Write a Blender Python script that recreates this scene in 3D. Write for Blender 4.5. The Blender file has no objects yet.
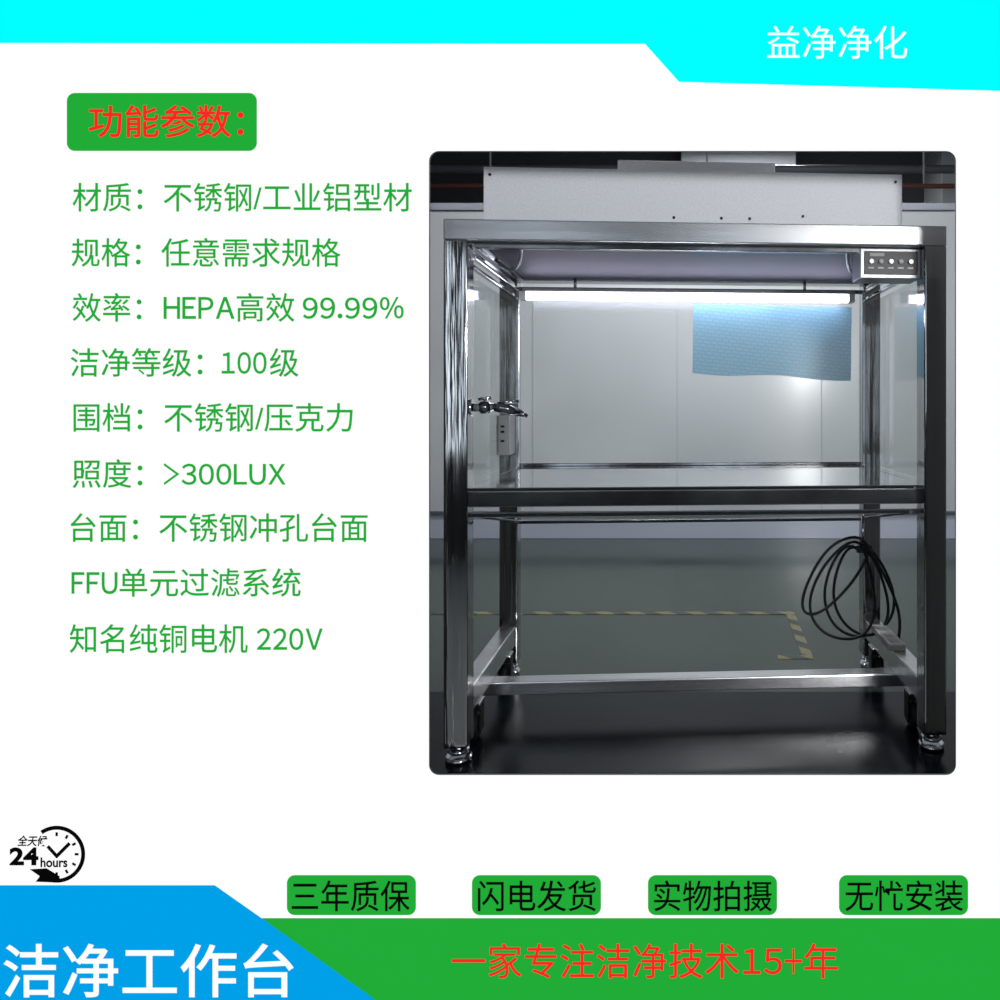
import bpy, bmesh, math, random
from mathutils import Vector, Matrix
random.seed(3)
sc=bpy.context.scene
sc.view_settings.view_transform='Standard'
sc.view_settings.look='None'
F=672.0; PX=707.0; PY=405.0; CH=1.07
def W(px,py,Y): return Vector(((px-PX)*Y/F, Y, CH-(py-PY)*Y/F))

# ---------------- materials
def s2l(c):
    return tuple(((v/255)/12.92 if v/255<=0.04045 else ((v/255+0.055)/1.055)**2.4) for v in c)
def mat(name,col,rough=0.5,metal=0.0,noise=0.0,nscale=20,stretch=(1,1,1),bump=0.0,spec=0.5,emit=None,es=0,rvar=0.0):
    m=bpy.data.materials.new(name); m.use_nodes=True
    nt=m.node_tree; b=nt.nodes['Principled BSDF']
    c=s2l(col)+(1,)
    b.inputs['Base Color'].default_value=c
    b.inputs['Roughness'].default_value=rough; b.inputs['Metallic'].default_value=metal
    b.inputs['Specular IOR Level'].default_value=spec
    if emit: 
        b.inputs['Emission Color'].default_value=s2l(emit)+(1,); b.inputs['Emission Strength'].default_value=es
    if noise or bump or rvar:
        tc=nt.nodes.new('ShaderNodeTexCoord'); mp=nt.nodes.new('ShaderNodeMapping'); mp.inputs['Scale'].default_value=stretch
        n=nt.nodes.new('ShaderNodeTexNoise'); n.inputs['Scale'].default_value=nscale; n.inputs['Detail'].default_value=4
        nt.links.new(tc.outputs['Object'],mp.inputs[0]); nt.links.new(mp.outputs[0],n.inputs['Vector'])
        if noise:
            r=nt.nodes.new('ShaderNodeValToRGB')
            r.color_ramp.elements[0].position=0.3; r.color_ramp.elements[1].position=0.7
            r.color_ramp.elements[0].color=tuple(v*(1-noise) for v in c[:3])+(1,)
            r.color_ramp.elements[1].color=tuple(min(1,v*(1+noise)) for v in c[:3])+(1,)
            nt.links.new(n.outputs['Fac'],r.inputs[0]); nt.links.new(r.outputs[0],b.inputs['Base Color'])
        if rvar:
            mr=nt.nodes.new('ShaderNodeMapRange'); mr.inputs['From Min'].default_value=0.3; mr.inputs['From Max'].default_value=0.7
            mr.inputs['To Min'].default_value=max(0,rough-rvar); mr.inputs['To Max'].default_value=rough+rvar
            nt.links.new(n.outputs['Fac'],mr.inputs[0]); nt.links.new(mr.outputs[0],b.inputs['Roughness'])
        if bump:
            bp=nt.nodes.new('ShaderNodeBump'); bp.inputs['Strength'].default_value=bump; bp.inputs['Distance'].default_value=0.01
            nt.links.new(n.outputs['Fac'],bp.inputs['Height']); nt.links.new(bp.outputs[0],b.inputs['Normal'])
    return m
def glow_print(name,col):  # pure emission, so the print glows in flat, unshaded colour
    m=bpy.data.materials.new(name); m.use_nodes=True
    nt=m.node_tree; nt.nodes.clear()
    e=nt.nodes.new('ShaderNodeEmission'); o=nt.nodes.new('ShaderNodeOutputMaterial')
    e.inputs[0].default_value=s2l(col)+(1,); e.inputs[1].default_value=1.0
    nt.links.new(e.outputs[0],o.inputs[0]); return m

M_post=mat('stainless_polished',(180,181,180),0.09,1.0,nscale=5,stretch=(5,5,0.16),rvar=0.05,bump=0.4)
M_rail=mat('stainless_brushed',(214,215,216),0.26,0.95,noise=0.12,nscale=30,stretch=(0.05,1,1),bump=0.03)
M_top=mat('stainless_worktop',(215,216,218),0.07,1.0,noise=0.05,nscale=9)
M_dark=mat('stainless_shadowed',(130,132,134),0.16,1.0,noise=0.2,nscale=14,bump=0.05)  # darker stainless for tracks, beams and gun nozzle
M_galv=mat('galvanised_sheet',(242,244,248),0.5,0.0,noise=0.06,nscale=160)
M_diff=mat('diffuser_mesh',(76,78,88),0.55,0.1,noise=0.06,nscale=200)
M_black=mat('black_plastic',(18,18,19),0.4)
M_rubber=mat('black_rubber',(14,14,15),0.6)
M_chrome=mat('chrome',(220,222,224),0.1,1.0)
M_white=mat('white_plastic',(215,215,212),0.4)
M_strip=mat('strip_plastic',(168,168,164),0.4)
M_grey=mat('grey_plastic',(150,152,152),0.4)
M_steel=mat('steel_case',(150,152,154),0.35,0.8)
M_tube=mat('led_tube',(255,255,255),0.4,emit=(228,226,255),es=10)
M_body=mat('board_body',(90,90,90),0.7)

# ---------------- mesh helpers
def link(o,parent=None):
    bpy.context.collection.objects.link(o)
    if parent: o.parent=parent
    return o
def empty(name,loc=(0,0,0),rz=0):
    e=bpy.data.objects.new(name,None); e.empty_display_size=0.1
    e.location=loc; e.rotation_euler=(0,0,rz); return link(e)
def box(name,lo,hi,m,parent=None,bev=0.003,rot=None):
    me=bpy.data.meshes.new(name); bm=bmesh.new()
    lo=Vector(lo);hi=Vector(hi); c=(lo+hi)/2; d=hi-lo
    d=Vector(map(abs,d))
    bmesh.ops.create_cube(bm,size=1)
    bmesh.ops.scale(bm,vec=d,verts=bm.verts)
    if bev>0:
        bmesh.ops.bevel(bm,geom=bm.edges[:],offset=min(bev,min(d)*0.4),segments=2,affect='EDGES',profile=0.5)
    bm.to_mesh(me); bm.free()
    o=bpy.data.objects.new(name,me); o.location=c
    if rot: o.rotation_euler=rot
    me.materials.append(m); return link(o,parent)
def cyl(name,p0,p1,r,m,parent=None,r2=None,seg=24,bev=0.0):
    p0=Vector(p0);p1=Vector(p1); d=p1-p0
    me=bpy.data.meshes.new(name); bm=bmesh.new()
    bmesh.ops.create_cone(bm,cap_ends=True,segments=seg,radius1=r,radius2=r if r2 is None else r2,depth=d.length)
    if bev>0:
        es=[e for e in bm.edges if len(e.link_faces)==2 and any(len(f.verts)>4 for f in e.link_faces)]
        bmesh.ops.bevel(bm,geom=es,offset=bev,segments=2,affect='EDGES')
    for f in bm.faces: f.smooth=len(f.verts)<=4
    bm.to_mesh(me); bm.free()
    o=bpy.data.objects.new(name,me); o.location=(p0+p1)/2
    o.rotation_euler=d.to_track_quat('Z','Y').to_euler()
    me.materials.append(m); return link(o,parent)
def tube(name,pts,r,m,parent=None,cyclic=False):
    cu=bpy.data.curves.new(name,'CURVE'); cu.dimensions='3D'; cu.bevel_depth=r; cu.bevel_resolution=4
    s=cu.splines.new('NURBS'); s.points.add(len(pts)-1)
    for i,p in enumerate(pts): s.points[i].co=tuple(p)+(1,)
    s.order_u=4; s.use_endpoint_u=not cyclic; s.use_cyclic_u=cyclic; s.resolution_u=6
    tmp=bpy.data.objects.new(name+'_c',cu); bpy.context.collection.objects.link(tmp)
    bpy.context.view_layer.update()
    me=bpy.data.meshes.new_from_object(tmp.evaluated_get(bpy.context.evaluated_depsgraph_get()))
    bpy.data.objects.remove(tmp)
    for p in me.polygons: p.use_smooth=True
    me.materials.clear(); me.materials.append(m)
    return link(bpy.data.objects.new(name,me),parent)

# ================= CAMERA
cam=bpy.data.cameras.new('camera'); co=bpy.data.objects.new('camera',cam)
co.location=(0,0,CH); co.rotation_euler=(math.pi/2,0,0)
cam.sensor_width=36; cam.lens=36*F/1000; cam.shift_x=(500-PX)/1000; cam.shift_y=-(500-PY)/1000
cam.clip_start=0.05
link(co); sc.camera=co

# ================= ROOM
M_floor=mat('epoxy_floor',(52,63,57),0.17,0,noise=0.16,nscale=1.3,rvar=0.06,spec=0.45)
M_floor_dark=mat('dark_floor_mat',(9,17,21),0.22,0,noise=0.2,nscale=3,rvar=0.06,spec=0.22)
M_wall=mat('painted_panel_wall',(200,204,206),0.2,0,noise=0.06,nscale=0.8)
M_farwall=mat('dark_far_wall',(60,62,66),0.8,0,noise=0.15,nscale=1)
M_ceil=mat('dark_ceiling',(34,36,38),0.9)
M_hall=mat('hall_floor',(150,150,148),0.5,noise=0.05,nscale=3)
box('floor',(-5,1.935,-0.05),(5,9.2,0),M_floor,bev=0)
box('floor_hall',(-5,-4,-0.77),(5,1.935,-0.72),M_hall,bev=0)
box('floor_mat',(-1.7,1.94,0),(1.6,2.50,0.004),M_floor_dark,bev=0.001)  # darker rectangle of floor under and in front of the bench
wb=5.4; wt=2.68
box('wall_back',(-5,wb,0),(5,wb+0.08,wt),M_wall,bev=0)
box('wall_far',(-5,9.0,0),(5,9.1,4.6),M_farwall,bev=0)
box('wall_left',(-5.1,1.935,0),(-5,9.1,4.6),M_farwall,bev=0)
box('wall_right',(5,1.935,0),(5.1,9.1,4.6),M_farwall,bev=0)
box('ceiling',(-5.1,1.935,4.6),(5.1,9.1,4.7),M_ceil,bev=0)
M_hw=mat('hall_wall_paint',(58,60,62),0.8,noise=0.1,nscale=1)
box('wall_hall',(-5,-4.1,-0.72),(5,-4.0,4.6),M_hw,bev=0)  # unseen dark wall added for contrast in the steel's reflections
M_win_glow=mat('window_daylight',(200,210,220),0.3,emit=(225,236,250),es=2.2)
for i,(x0,x1) in enumerate(((-4.2,-2.9),(-1.9,-0.7),(0.5,1.5),(2.6,4.0))):  # unseen glowing panes added as bright shapes for the steel to reflect
    e=empty('window_%d'%(i+1))
    box('pane',(x0,-3.995,0.5),(x1,-3.985,2.9),M_win_glow,e,0)
    for x in (x0,(x0+x1)/2,x1): box('mullion',(x-0.03,-3.985,0.5),(x+0.03,-3.94,2.9),M_grey,e)
    for z in (0.5,1.9,2.9): box('rail',(x0,-3.985,z-0.03),(x1,-3.94,z+0.03),M_grey,e)
M_seam=mat('seam_grey',(178,183,186),0.4)
M_alu=mat('aluminium_trim',(120,124,130),0.3,0.6)
M_base=mat('baseboard_paint',(196,204,218),0.25)
for i,x in enumerate((-3.7,-2.55,-1.4,-0.24,0.92,2.07,3.2)):
    box('trim_%d'%(i+1),(x-0.004,wb-0.003,0.22),(x+0.004,wb,wt-0.05),M_seam,bev=0)
box('trim_8',(-5,wb-0.02,wt-0.05),(5,wb+0.1,wt+0.01),M_alu)
box('trim_9',(-5,wb-0.035,0.19),(5,wb,0.22),M_alu)
box('baseboard_back',(-5,wb-0.02,0),(5,wb,0.19),M_base)
box('column',(-0.32,8.3,0),(1.1,8.99,4.6),mat('column_paint',(150,154,157),0.7),bev=0.01)
box('column',(2.9,8.3,0),(3.5,8.99,4.6),mat('column_paint2',(150,154,157),0.7),bev=0.01)
pp=empty('ceiling_pipework')
cyl('red_pipe',(-4.9,6.2,3.09),(4.9,6.2,3.09),0.022,mat('red_pipe',(105,64,58),0.6),pp)
cyl('grey_pipe',(-4.9,6.5,3.35),(4.9,6.5,3.35),0.04,mat('grey_pipe',(100,105,108),0.5),pp)
box('duct',(-4.9,7.2,2.95),(4.9,7.6,3.1),mat('duct',(90,94,98),0.5,0.0),pp)
for x in (-4,-2,0,2,4):
    cyl('hanger',(x,6.2,3.09),(x,6.2,4.6),0.008,M_grey,pp)

# ceiling lights; the last is added, unseen, to lift the dark background
for i,(x,y,en) in enumerate(((-2.6,3.4,14),(-0.2,4.2,80),(2.2,3.4,20),(0.5,7.2,150))):
    e=empty('ceiling_light' if i==0 else 'ceiling_light.%03d'%i,(x,y,3.45 if i<3 else 4.2))
    box('housing',(-0.6,-0.1,0.02),(0.6,0.1,0.08),M_white,e)
    cyl('fluorescent_tube',(-0.58,0,0.0),(0.58,0,0.0),0.018,M_tube,e)
    for s in (-0.5,0.5): cyl('rod',(s,0,0.08),(s,0,1.15 if i<3 else 0.4),0.006,M_grey,e)
    L=bpy.data.lights.new('lamp','AREA'); L.shape='RECTANGLE'; L.size=1.2; L.size_y=0.2; L.energy=en; L.color=(0.97,0.98,1)
    lo=bpy.data.objects.new('lamp',L); lo.location=(0,0,-0.03); link(lo,e)
# unseen lamp added in the hall to brighten the filter unit's front
SL=empty('studio_softbox',(1.7,-1.6,0.0))
L=bpy.data.lights.new('lamp','AREA'); L.shape='RECTANGLE'; L.size=0.7; L.size_y=0.5; L.energy=95
lo=bpy.data.objects.new('lamp',L); lo.location=(0,0.05,1.75)
lo.rotation_euler=(Vector((0,2.1,2.1))-Vector((1.7,-1.55,1.75))).to_track_quat('-Z','Y').to_euler(); link(lo,SL)
box('housing',(-0.35,-0.15,1.5),(0.35,0.0,2.0),M_black,SL)
cyl('stand',(0,-0.08,-0.72),(0,-0.08,1.5),0.015,M_black,SL)
for a in (0,120,240): cyl('leg',(0,-0.08,-0.4),(0.4*math.cos(math.radians(a)),-0.08+0.4*math.sin(math.radians(a)),-0.71),0.01,M_black,SL)

# floor marking tape
mt=bpy.data.materials.new('hazard_tape'); mt.use_nodes=True; nt=mt.node_tree; b=nt.nodes['Principled BSDF']; b.inputs['Roughness'].default_value=0.4
tc=nt.nodes.new('ShaderNodeTexCoord'); wv=nt.nodes.new('ShaderNodeTexWave'); wv.inputs['Scale'].default_value=4.0; wv.bands_direction='DIAGONAL'
rp=nt.nodes.new('ShaderNodeValToRGB'); rp.color_ramp.interpolation='CONSTANT'
rp.color_ramp.elements[0].color=s2l((56,64,58))+(1,); rp.color_ramp.elements[1].position=0.5; rp.color_ramp.elements[1].color=s2l((118,114,80))+(1,)
nt.links.new(tc.outputs['Object'],wv.inputs[0]); nt.links.new(wv.outputs['Fac'],rp.inputs[0]); nt.links.new(rp.outputs[0],b.inputs['Base Color'])
tp=empty('floor_marking_tape')
box('strip_long',(-2.6,3.43,0.0),(0.45,3.475,0.002),mt,tp,bev=0)
box('strip_short',(0.405,2.87,0.0),(0.45,3.43,0.002),mt,tp,bev=0)
box('strip_end',(0.30,2.83,0.0),(0.45,2.87,0.002),mt,tp,bev=0)

# ================= CLEAN BENCH
TH=math.radians(3.14)
B=empty('clean_workbench',(-0.778,1.98,0),TH)
Wd=1.517; D=0.72; H=1.62; t=0.07
def bb(n,lo,hi,m,bev=0.003): return box(n,lo,hi,m,B,bev)
for i,(x,y) in enumerate(((0,0),(Wd-t,0),(0,D-t),(Wd-t,D-t))):
    bb('post_%d'%(i+1),(x,y,0.055),(x+t,y+t,H-0.062),M_post,0.005)
    cx,cy=x+t/2,y+t/2
    cyl('foot_stem_%d'%(i+1),(cx,cy,0.03),(cx,cy,0.06),0.014,M_chrome,B)
    cyl('foot_disc_%d'%(i+1),(cx,cy,0.004),(cx,cy,0.022),0.038,M_chrome,B,bev=0.003)
    cyl('foot_collar_%d'%(i+1),(cx,cy,0.03),(cx,cy,0.044),0.03,M_chrome,B,bev=0.003)
bb('top_rail_front',(0,0,H-0.062),(Wd,t,H),M_rail,0.004)
bb('top_rail_back',(0,D-t,H-0.062),(Wd,D,H),M_rail,0.004)
bb('top_rail_left',(0,t,H-0.062),(t,D-t,H),M_rail,0.004)
bb('top_rail_right',(Wd-t,t,H-0.062),(Wd,D-t,H),M_rail,0.004)
for k,(dx,z) in enumerate(((0.0,0.085),(0.022,0.105),(0.0,0.128))):
    bb('side_track_left_%d'%k,(0.048+dx*0.6,t,H-z),(0.064+dx*0.6,D-t,H-z+0.012),M_chrome,0.002)
    bb('side_track_right_%d'%k,(Wd-0.064-dx*0.6,t,H-z),(Wd-0.048-dx*0.6,D-t,H-z+0.012),M_chrome,0.002)
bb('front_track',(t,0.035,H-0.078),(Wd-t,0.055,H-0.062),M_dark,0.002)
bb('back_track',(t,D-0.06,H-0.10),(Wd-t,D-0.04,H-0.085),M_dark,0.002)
for x in (0.072,Wd-0.084):
    bb('curtain_guide',(x,D-0.10,0.83),(x+0.012,D-0.085,H-0.10),M_chrome,0.002)
# fan filter unit
bb('filter_unit_body',(0.09,0.10,H),(1.412,D-0.02,H+0.19),M_galv,0.002)
bb('filter_unit_flange',(0.085,0.095,H),(1.417,D-0.015,H+0.006),M_galv,0.001)
bb('motor_cover',(0.49,0.28,H+0.19),(1.03,D-0.12,H+0.285),M_galv,0.004)
bb('diffuser',(0.075,0.075,H-0.058),(Wd-0.075,D-0.075,H-0.048),M_diff,0.001)
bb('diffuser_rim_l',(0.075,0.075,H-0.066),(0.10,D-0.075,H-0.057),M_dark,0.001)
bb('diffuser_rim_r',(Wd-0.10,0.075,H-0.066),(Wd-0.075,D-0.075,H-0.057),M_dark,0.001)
for (x,z) in ((0.11,0.165),(0.11,0.02),(1.39,0.165),(1.39,0.02),(0.68,0.04),(0.83,0.04),(0.92,0.04),(1.09,0.05)):
    cyl('rivet',(x,0.1,H+z),(x,0.096,H+z),0.0045,M_black,B,seg=10)
for s,x in ((1,0.2),(-1,1.24)):
    tube('curtain_hook',[(x,0.12,H-0.06),(x-0.01*s,0.16,H-0.10),(x-0.05*s,0.22,H-0.12),(x-0.1*s,0.26,H-0.085),(x-0.12*s,0.27,H-0.06)],0.006,M_rail,B)
# LED lamp
bb('lamp_housing',(0.10,D-0.12,1.508),(1.40,D-0.09,1.522),M_grey,0.003)
cyl('lamp_tube',(0.11,D-0.105,1.492),(1.39,D-0.105,1.492),0.016,M_tube,B)
for x in (0.102,1.385): bb('lamp_cap',(x-0.012,D-0.125,1.475),(x+0.012,D-0.085,1.507),M_white,0.003)
for x in (0.3,1.2): cyl('lamp_bracket',(x,D-0.105,1.52),(x,D-0.105,1.565),0.006,M_chrome,B)
# control panel
bb('control_box',(1.255,0.03,1.462),(1.447,0.12,1.556),M_steel,0.003)
bb('control_face',(1.268,0.026,1.474),(1.436,0.031,1.546),M_black,0.001)
for k in range(5):
    x=1.288+k*0.031
    cyl('control_knob',(x,0.026,1.513),(x,0.018,1.513),0.007,M_grey if k%2 else M_steel,B,seg=16)
    bb('control_label',(x-0.009,0.0245,1.492),(x+0.009,0.026,1.496),M_white,0)
bb('control_display',(1.285,0.0245,1.530),(1.33,0.026,1.540),M_grey,0)
# worktop
zt=0.825
bb('worktop_plate',(t,0.0,zt-0.012),(Wd-t,D,zt),M_top,0.002)
bb('worktop_side_l',(0.004,t,zt-0.012),(t,D-t,zt),M_top,0.002)
bb('worktop_side_r',(Wd-t,t,zt-0.012),(Wd-0.004,D-t,zt),M_top,0.002)
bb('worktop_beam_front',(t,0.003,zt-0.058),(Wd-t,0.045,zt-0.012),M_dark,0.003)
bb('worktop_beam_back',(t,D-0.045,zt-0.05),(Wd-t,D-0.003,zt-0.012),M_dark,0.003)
bb('worktop_beam_left',(0.01,t,zt-0.05),(0.05,D-t,zt-0.012),M_post,0.003)
bb('worktop_beam_right',(Wd-0.05,t,zt-0.05),(Wd-0.01,D-t,zt-0.012),M_post,0.003)
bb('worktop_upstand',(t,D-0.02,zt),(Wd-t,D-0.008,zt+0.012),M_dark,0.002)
bb('under_rail_front',(t,0.02,0.733),(Wd-t,0.035,0.748),M_chrome,0.002)
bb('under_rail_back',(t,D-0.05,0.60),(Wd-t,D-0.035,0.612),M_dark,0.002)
for x in (0.075,Wd-0.09):
    cyl('under_rail_side',(x,0.03,0.74),(x,D-0.04,0.607),0.006,M_dark,B)
# base
bb('base_rail_left',(0.006,t,0.13),(t-0.006,D-t,0.205),M_rail,0.004)
bb('base_rail_right',(Wd-t+0.006,t,0.13),(Wd-0.006,D-t,0.205),M_rail,0.004)
bb('base_cross_rail',(0.01,0.29,0.085),(Wd-0.01,0.35,0.130),M_rail,0.004)
# acrylic panels
def acr(name,f,r,tint=(0.97,0.98,0.978,1)):
    ma=bpy.data.materials.new(name); ma.use_nodes=True; nt=ma.node_tree; nt.nodes.clear()
    o_=nt.nodes.new('ShaderNodeOutputMaterial'); mx=nt.nodes.new('ShaderNodeMixShader'); tr=nt.nodes.new('ShaderNodeBsdfTransparent'); gl=nt.nodes.new('ShaderNodeBsdfGlossy')
    gl.inputs['Roughness'].default_value=r; tr.inputs[0].default_value=tint; mx.inputs[0].default_value=f
    nt.links.new(tr.outputs[0],mx.inputs[1]); nt.links.new(gl.outputs[0],mx.inputs[2]); nt.links.new(mx.outputs[0],o_.inputs[0]); return ma
bb('acrylic_back',(t,D-0.03,zt+0.018),(Wd-t,D-0.026,H-0.09),acr('clear_acrylic',0.035,0.3),0)
ma=acr('clear_acrylic_side',0.14,0.06,(0.93,0.95,0.94,1))
bb('acrylic_left',(0.02,t,zt+0.002),(0.024,D-t,H-0.13),ma,0)
bb('acrylic_right',(Wd-0.024,t,zt+0.002),(Wd-0.02,D-t,H-0.13),ma,0)
# casters
for i,(x,y) in enumerate(((0.045,0.16),(Wd-0.045,0.16),(0.045,D-0.16),(Wd-0.045,D-0.16))):
    bb('caster_plate_%d'%i,(x-0.025,y-0.03,0.122),(x+0.025,y+0.03,0.13),M_chrome,0.002)
    cyl('caster_wheel_%d'%i,(x-0.014,y+0.012,0.046),(x+0.014,y+0.012,0.046),0.042,M_rubber,B,bev=0.005)
    cyl('caster_hub_%d'%i,(x-0.02,y+0.012,0.046),(x+0.02,y+0.012,0.046),0.016,M_chrome,B)
    for s in (-1,1): bb('caster_fork',(x+s*0.022-0.003,y-0.014,0.034),(x+s*0.022+0.003,y+0.022,0.11),M_black,0.001)
    bb('caster_crown',(x-0.025,y-0.02,0.1),(x+0.025,y+0.026,0.124),M_black,0.003)
# air gun on left front post
AG=empty('air_gun'); AG.parent=B
cyl('flange',(0.07,0.035,1.062),(0.078,0.035,1.062),0.026,M_chrome,AG)
cyl('pipe',(0.078,0.035,1.062),(0.14,0.05,1.064),0.013,M_chrome,AG)
cyl('valve_body',(0.095,0.04,1.062),(0.125,0.046,1.063),0.019,M_dark,AG,bev=0.003)
cyl('valve_stem',(0.11,0.045,1.062),(0.11,0.045,1.09),0.006,M_chrome,AG)
cyl('valve_handle',(0.09,0.045,1.088),(0.13,0.045,1.092),0.005,M_chrome,AG)
cyl('nozzle_body',(0.14,0.05,1.068),(0.205,0.075,1.046),0.018,M_dark,AG,r2=0.013)
cyl('nozzle_tip',(0.205,0.075,1.046),(0.228,0.085,1.036),0.011,M_dark,AG,r2=0.006)
cyl('trigger',(0.155,0.055,1.072),(0.205,0.07,1.082),0.006,M_chrome,AG)
# socket
SO=empty('socket_box'); SO.parent=B
box('housing',(0.012,0.56,0.88),(0.062,0.65,1.03),M_grey,SO)
box('face',(0.02,0.555,0.90),(0.054,0.561,1.01),M_grey,SO,0.001)
for z in (0.93,0.965,0.985): box('slot',(0.03,0.552,z),(0.044,0.556,z+0.008),M_black,SO,0)
# power strip
PS=empty('power_strip'); PS.parent=B
box('housing',(Wd-0.08,0.30,0.205),(Wd-0.02,0.52,0.228),M_strip,PS,0.004)
for k in range(3):
    box('outlet',(Wd-0.064,0.33+k*0.06,0.227),(Wd-0.036,0.36+k*0.06,0.2295),M_grey,PS,0.001)

# ---- blue protective film
def film():
    me=bpy.data.meshes.new('blue_film'); bm=bmesh.new(); nx,nz=48,24
    Yc=2.62; v=[]
    tl,tr_,br,bl=(693,301),(858,303),(857,379),(692,372)
    for j in range(nz+1):
        for i in range(nx+1):
            u,w=i/nx,j/nz
            x=(tl[0]*(1-u)+tr_[0]*u)*(1-w)+(bl[0]*(1-u)+br[0]*u)*w
            y=(tl[1]*(1-u)+tr_[1]*u)*(1-w)+(bl[1]*(1-u)+br[1]*u)*w
            y+=1.5*math.sin(u*9)*(w) 
            p=W(x,y,Yc)
            p.y=1.98+0.685+ (p.x+0.82)*math.tan(TH)-0.006-0.004*abs(math.sin(u*11+w*4))*(0.3+w)
            v.append(bm.verts.new(p))
    for j in range(nz):
        for i in range(nx):
            a=j*(nx+1)+i
            f=bm.faces.new((v[a],v[a+1],v[a+nx+2],v[a+nx+1])); f.smooth=True
    bm.to_mesh(me); bm.free()
    m=bpy.data.materials.new('blue_film'); m.use_nodes=True; nt=m.node_tree; b=nt.nodes['Principled BSDF']
    b.inputs['Roughness'].default_value=0.5; b.inputs['Alpha'].default_value=0.85
    tc=nt.nodes.new('ShaderNodeTexCoord'); br_=nt.nodes.new('ShaderNodeTexBrick')
    sx=nt.nodes.new('ShaderNodeSeparateXYZ'); cx=nt.nodes.new('ShaderNodeCombineXYZ')
    mp=nt.nodes.new('ShaderNodeMapping'); mp.inputs['Rotation'].default_value=(0,0,0.10)
    br_.inputs['Scale'].default_value=17; br_.inputs['Mortar Size'].default_value=0.07; br_.inputs['Mortar Smooth'].default_value=0.8
    br_.inputs['Color1'].default_value=s2l((126,182,202))+(1,); br_.inputs['Color2'].default_value=s2l((130,186,205))+(1,); br_.inputs['Mortar'].default_value=s2l((117,173,196))+(1,)
    nt.links.new(tc.outputs['Object'],sx.inputs[0]); nt.links.new(sx.outputs['X'],cx.inputs['X']); nt.links.new(sx.outputs['Z'],cx.inputs['Y'])
    nt.links.new(cx.outputs[0],mp.inputs[0]); nt.links.new(mp.outputs[0],br_.inputs['Vector']); nt.links.new(br_.outputs['Color'],b.inputs['Base Color'])
    me.materials.append(m)
    o=bpy.data.objects.new('blue_protective_film',me); link(o)
film()

# ---- coiled cable (hangs from the bench)
CB=empty('power_cable_coil'); CB.parent=B
bpy.context.view_layer.update(); CB.matrix_parent_inverse=B.matrix_world.inverted()
def loop(pts,Y,n):
    P=[W(x,y,Y+0.012*math.sin(k*1.7+n)) for k,(x,y) in enumerate(pts)]
    tube('loop_%d'%n,P,0.0055,M_rubber,CB)
loop([(872,552),(864,536),(846,536),(824,550),(804,588),(800,612),(816,618),(846,592),(864,566),(870,548)],2.55,0)
loop([(866,550),(858,538),(842,544),(818,572),(806,606),(818,632),(846,642),(870,634),(878,604),(870,568),(862,545)],2.56,1)
loop([(860,552),(850,540),(834,556),(822,590),(828,622),(852,640),(884,632),(898,606),(888,572),(872,548),(860,542)],2.57,2)
loop([(862,550),(850,542),(838,562),(830,600),(846,630),(874,640),(892,618),(884,580),(872,554),(862,545)],2.58,3)
loop([(866,545),(880,566),(896,598),(902,625),(897,648),(893,662)],2.50,4)
cyl('hook',W(863,512,2.6),W(863,546,2.57),0.006,M_chrome,CB)
box('tie',tuple(W(856,552,2.57)),tuple(W(872,546,2.55)),M_black,CB,0.002)

# ================= ADVERTISING DISPLAY WALL (advert print made to glow for flat colour, bench stands in its opening)
YB=1.90
def bx(px): return (px-PX)*YB/F
def bz(py): return CH-(py-PY)*YB/F
AD=empty('advertising_display_wall')
K={n:glow_print('print_'+n,c) for n,c in dict(white=(255,255,255),cyan=(0,255,255),green=(33,172,56),blue=(0,160,233),red=(255,38,38),black=(8,8,8)).items()}
def rr(x0,y0,x1,y1,r,n=8):
    pts=[]
    for cx,cy,a0 in ((x1-r,y0+r,-90),(x1-r,y1-r,0),(x0+r,y1-r,90),(x0+r,y0+r,180)):
        for k in range(n+1):
            a=math.radians(a0+90*k/n); pts.append((cx+r*math.cos(a),cy+r*math.sin(a)))
    return pts
def fill(name,loops,m,off,ext=0.0):
    cu=bpy.data.curves.new(name,'CURVE'); cu.dimensions='2D'; cu.fill_mode='BOTH'; cu.extrude=ext
    for lp in loops:
        s=cu.splines.new('POLY'); s.points.add(len(lp)-1); s.use_cyclic_u=True
        for i,(x,y) in enumerate(lp): s.points[i].co=(bx(x),bz(y),0,1)
    tmp=bpy.data.objects.new('t',cu); bpy.context.collection.objects.link(tmp); bpy.context.view_layer.update()
    me=bpy.data.meshes.new_from_object(tmp.evaluated_get(bpy.context.evaluated_depsgraph_get())); bpy.data.objects.remove(tmp)
    me.transform(Matrix.Rotation(math.pi/2,4,'X'))
    me.materials.clear(); me.materials.append(m); me.name=name
    o=bpy.data.objects.new(name,me); o.location=(0,YB-off,0); return link(o,AD)
L_,R_,T_=-120,1120,-120; BT=PY+1.79*F/YB-0.5
outer=[(L_,T_),(R_,T_),(R_,BT),(L_,BT)]
hole=rr(429,151,956,775,10)
fill('panel_body',[outer,hole],M_body,-0.005,ext=0.003)
fill('white_print',[outer,hole],K['white'],0.0)
fill('header_banner',[[(L_,T_),(R_,T_),(R_,94.5),(1000,91),(679,82),(645,44),(L_,43)]],K['cyan'],0.0005)
fill('footer_green',[[(262,918),(R_,918),(R_,BT),(262,BT)]],K['green'],0.0005)
fill('footer_blue',[[(L_,885),(215,885),(262,918),(376,1000),(376+53,BT),(L_,BT)]],K['blue'],0.001)
fill('title_badge',[rr(67,93,257,151,8)],K['green'],0.0005)
for i,x in enumerate((287,472,648,839)): fill('badge_%d'%i,[rr(x,875,x+129,915,8)],K['green'],0.0005)
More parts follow.
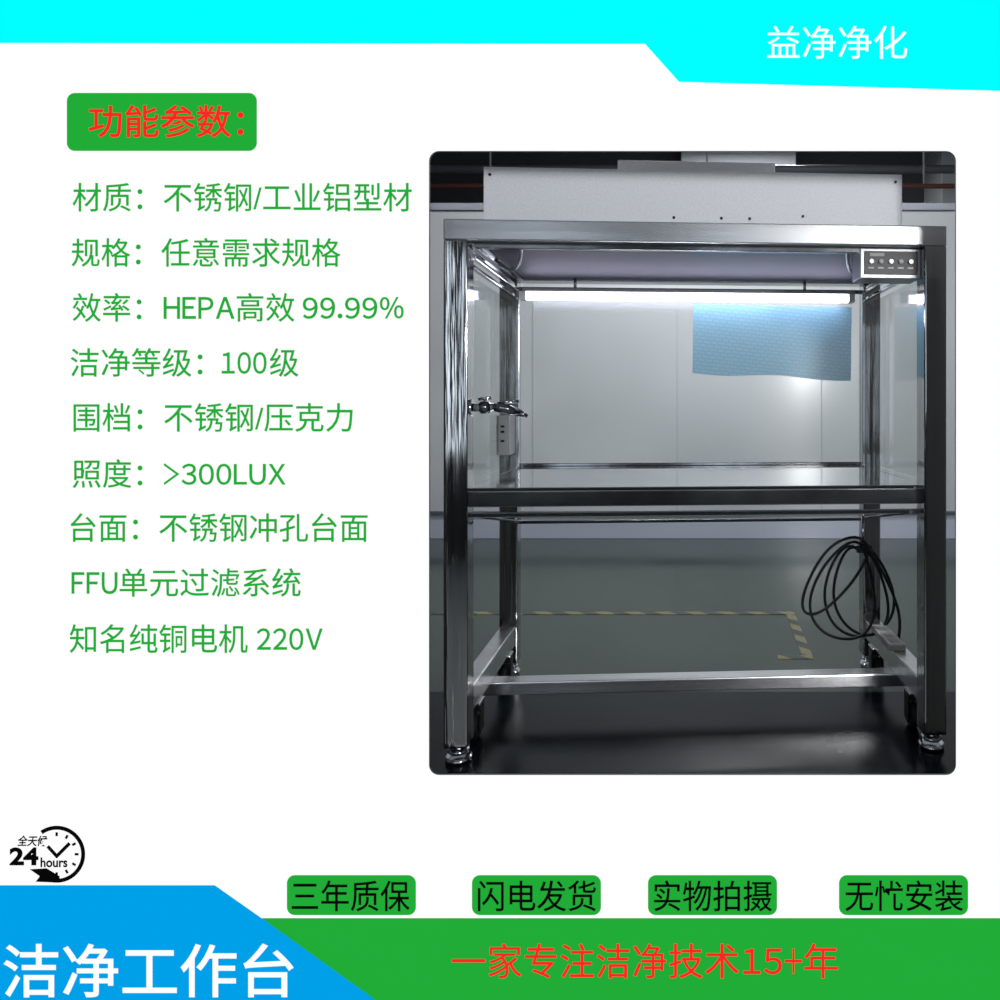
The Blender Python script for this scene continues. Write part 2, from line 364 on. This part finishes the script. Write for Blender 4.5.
FW={ord(c):ord(c)+0xFEE0 for c in '0123456789ABCDEFGHIJKLMNOPQRSTUVWXYZ>+%.'}
def glyph(s,bold,shear):
    cu=bpy.data.curves.new('g','FONT'); cu.body=s; cu.offset=bold; cu.shear=shear; cu.resolution_u=4
    tmp=bpy.data.objects.new('t',cu); bpy.context.collection.objects.link(tmp); bpy.context.view_layer.update()
    me=bpy.data.meshes.new_from_object(tmp.evaluated_get(bpy.context.evaluated_depsgraph_get())); bpy.data.objects.remove(tmp)
    return me
def text(name,body,bbx,m,off=0.0015,bold=0.0,shear=0.0,fw=False):
    verts=[];faces=[]
    if fw:   # compose proportional line from full-width glyphs
        cur=0
        for ch in body:
            me=glyph(ch.translate(FW),bold,shear)
            k_=0.72 if ch in '>+' else 1.0
            xs=[v.co.x*k_ for v in me.vertices]; a=min(xs); b_=len(verts)
            verts+=[(v.co.x*k_-a+cur,v.co.y) for v in me.vertices]
            faces+=[[b_+k for k in p.vertices] for p in me.polygons]
            cur+=max(xs)-a+(0.085 if ch!='1' else 0.11)
    else:
        me=glyph(body,bold,shear); verts=[(v.co.x,v.co.y) for v in me.vertices]; faces=[list(p.vertices) for p in me.polygons]
    xs=[v[0] for v in verts]; ys=[v[1] for v in verts]
    x0,x1,y0,y1=min(xs),max(xs),min(ys),max(ys)
    X0,X1,Z1,Z0=bx(bbx[0]),bx(bbx[2]),bz(bbx[1]),bz(bbx[3])
    vv=[(X0+(x-x0)/(x1-x0)*(X1-X0),0,Z0+(y-y0)/(y1-y0)*(Z1-Z0)) for x,y in verts]
    me=bpy.data.meshes.new(name); me.from_pydata(vv,[],faces); me.materials.append(m)
    o=bpy.data.objects.new(name,me); o.location=(0,YB-off,0); link(o,AD)
G=K['green']
text('header_text','益净净化',(767,26,907,59),K['white'])
text('title_text','功能参数：',(89,105,244,138),K['red'],bold=0.012)
runs=[('材质：不锈钢/工业铝型材',(73,183,412,212),0),('规格：任意需求规格',(72,238,341,267),0),
('效率：',(73,293,142,322),0),('HEPA',(164,297,235,319),1),('高效',(237,293,295,322),0),('99.99%',(303,297,404,319),1),
('洁净等级：',(71,348,203,377),0),('100',(222,352,267,374),1),('级',(270,348,299,377),0),
('围档：不锈钢/压克力',(74,403,353,432),0),('照度：',(73,459,143,488),0),('>300LUX',(164,463,286,485),1),
('台面：不锈钢冲孔台面',(71,513,368,542),0),('FFU',(72,572,118,594),1),('单元过滤系统',(120,568,301,597),0),
('知名纯铜电机',(70,624,248,653),0),('220V',(257,628,323,650),1)]
for i,(s,b_,f) in enumerate(runs): text('spec_text_%d'%(i+1),s,b_,G,bold=0.012 if f else 0.006,fw=bool(f))
for i,(s,x) in enumerate((('三年质保',292),('闪电发货',478),('实物拍摄',654),('无忧安装',845))):
    text('badge_text_%d'%i,s,(x,880,x+118,911),K['black'],bold=0.006)
text('footer_title','洁净工作台',(4,943,294,997),K['white'],bold=0.01)
text('footer_slogan_1','一家专注洁净技术',(452,943,739,978),K['red'],bold=0.004)
text('footer_slogan_2','15+',(743,948,802,974),K['red'],bold=0.01,fw=True)
text('footer_slogan_3','年',(804,943,838,978),K['red'],bold=0.004)
# 24 hours logo
def arcband(cx,cy,r0,r1,a0,a1,n=40):
    o=[(cx+r1*math.cos(math.radians(a0+(a1-a0)*k/n)),cy+r1*math.sin(math.radians(a0+(a1-a0)*k/n))) for k in range(n+1)]
    i=[(cx+r0*math.cos(math.radians(a0+(a1-a0)*k/n)),cy+r0*math.sin(math.radians(a0+(a1-a0)*k/n))) for k in range(n,-1,-1)]
    return o+i
fill('logo_ring',[arcband(57,854,24.5,28.5,-125,100)],K['black'],0.001)
fill('logo_arrow',[[(30,869),(47,868),(60,876),(60,882.5),(36,881.5),(40,876)]],K['black'],0.001)
def seg(a,b_,w):
    d=Vector((b_[0]-a[0],b_[1]-a[1])).normalized(); n=Vector((-d.y,d.x))*w/2
    return [(a[0]+n.x,a[1]+n.y),(b_[0]+n.x,b_[1]+n.y),(b_[0]-n.x,b_[1]-n.y),(a[0]-n.x,a[1]-n.y)]
fill('logo_hand_1',[seg((56,857),(70,843),3.5)],K['black'],0.001)
fill('logo_hand_2',[seg((58,857),(48,846),3.5)],K['black'],0.001)
for k,a in enumerate((-90,-60,-30,0,30,60,90)):
    c,s=math.cos(math.radians(a)),math.sin(math.radians(a))
    fill('logo_tick_%d'%k,[seg((57+18*c,854+18*s),(57+22*c,854+22*s),2.4)],K['black'],0.001)
text('logo_24','24',(10,847,39,865),K['black'],bold=0.04)
text('logo_hours','hours',(41,857,68,867),K['black'],bold=0.03)
text('logo_cn','全天候',(18,835,48,846),K['black'],bold=0.025,shear=0.2)

# ================= WORLD
w=bpy.data.worlds.new('world'); sc.world=w; w.use_nodes=True
w.node_tree.nodes['Background'].inputs[0].default_value=(0.55,0.6,0.66,1); w.node_tree.nodes['Background'].inputs[1].default_value=0.22
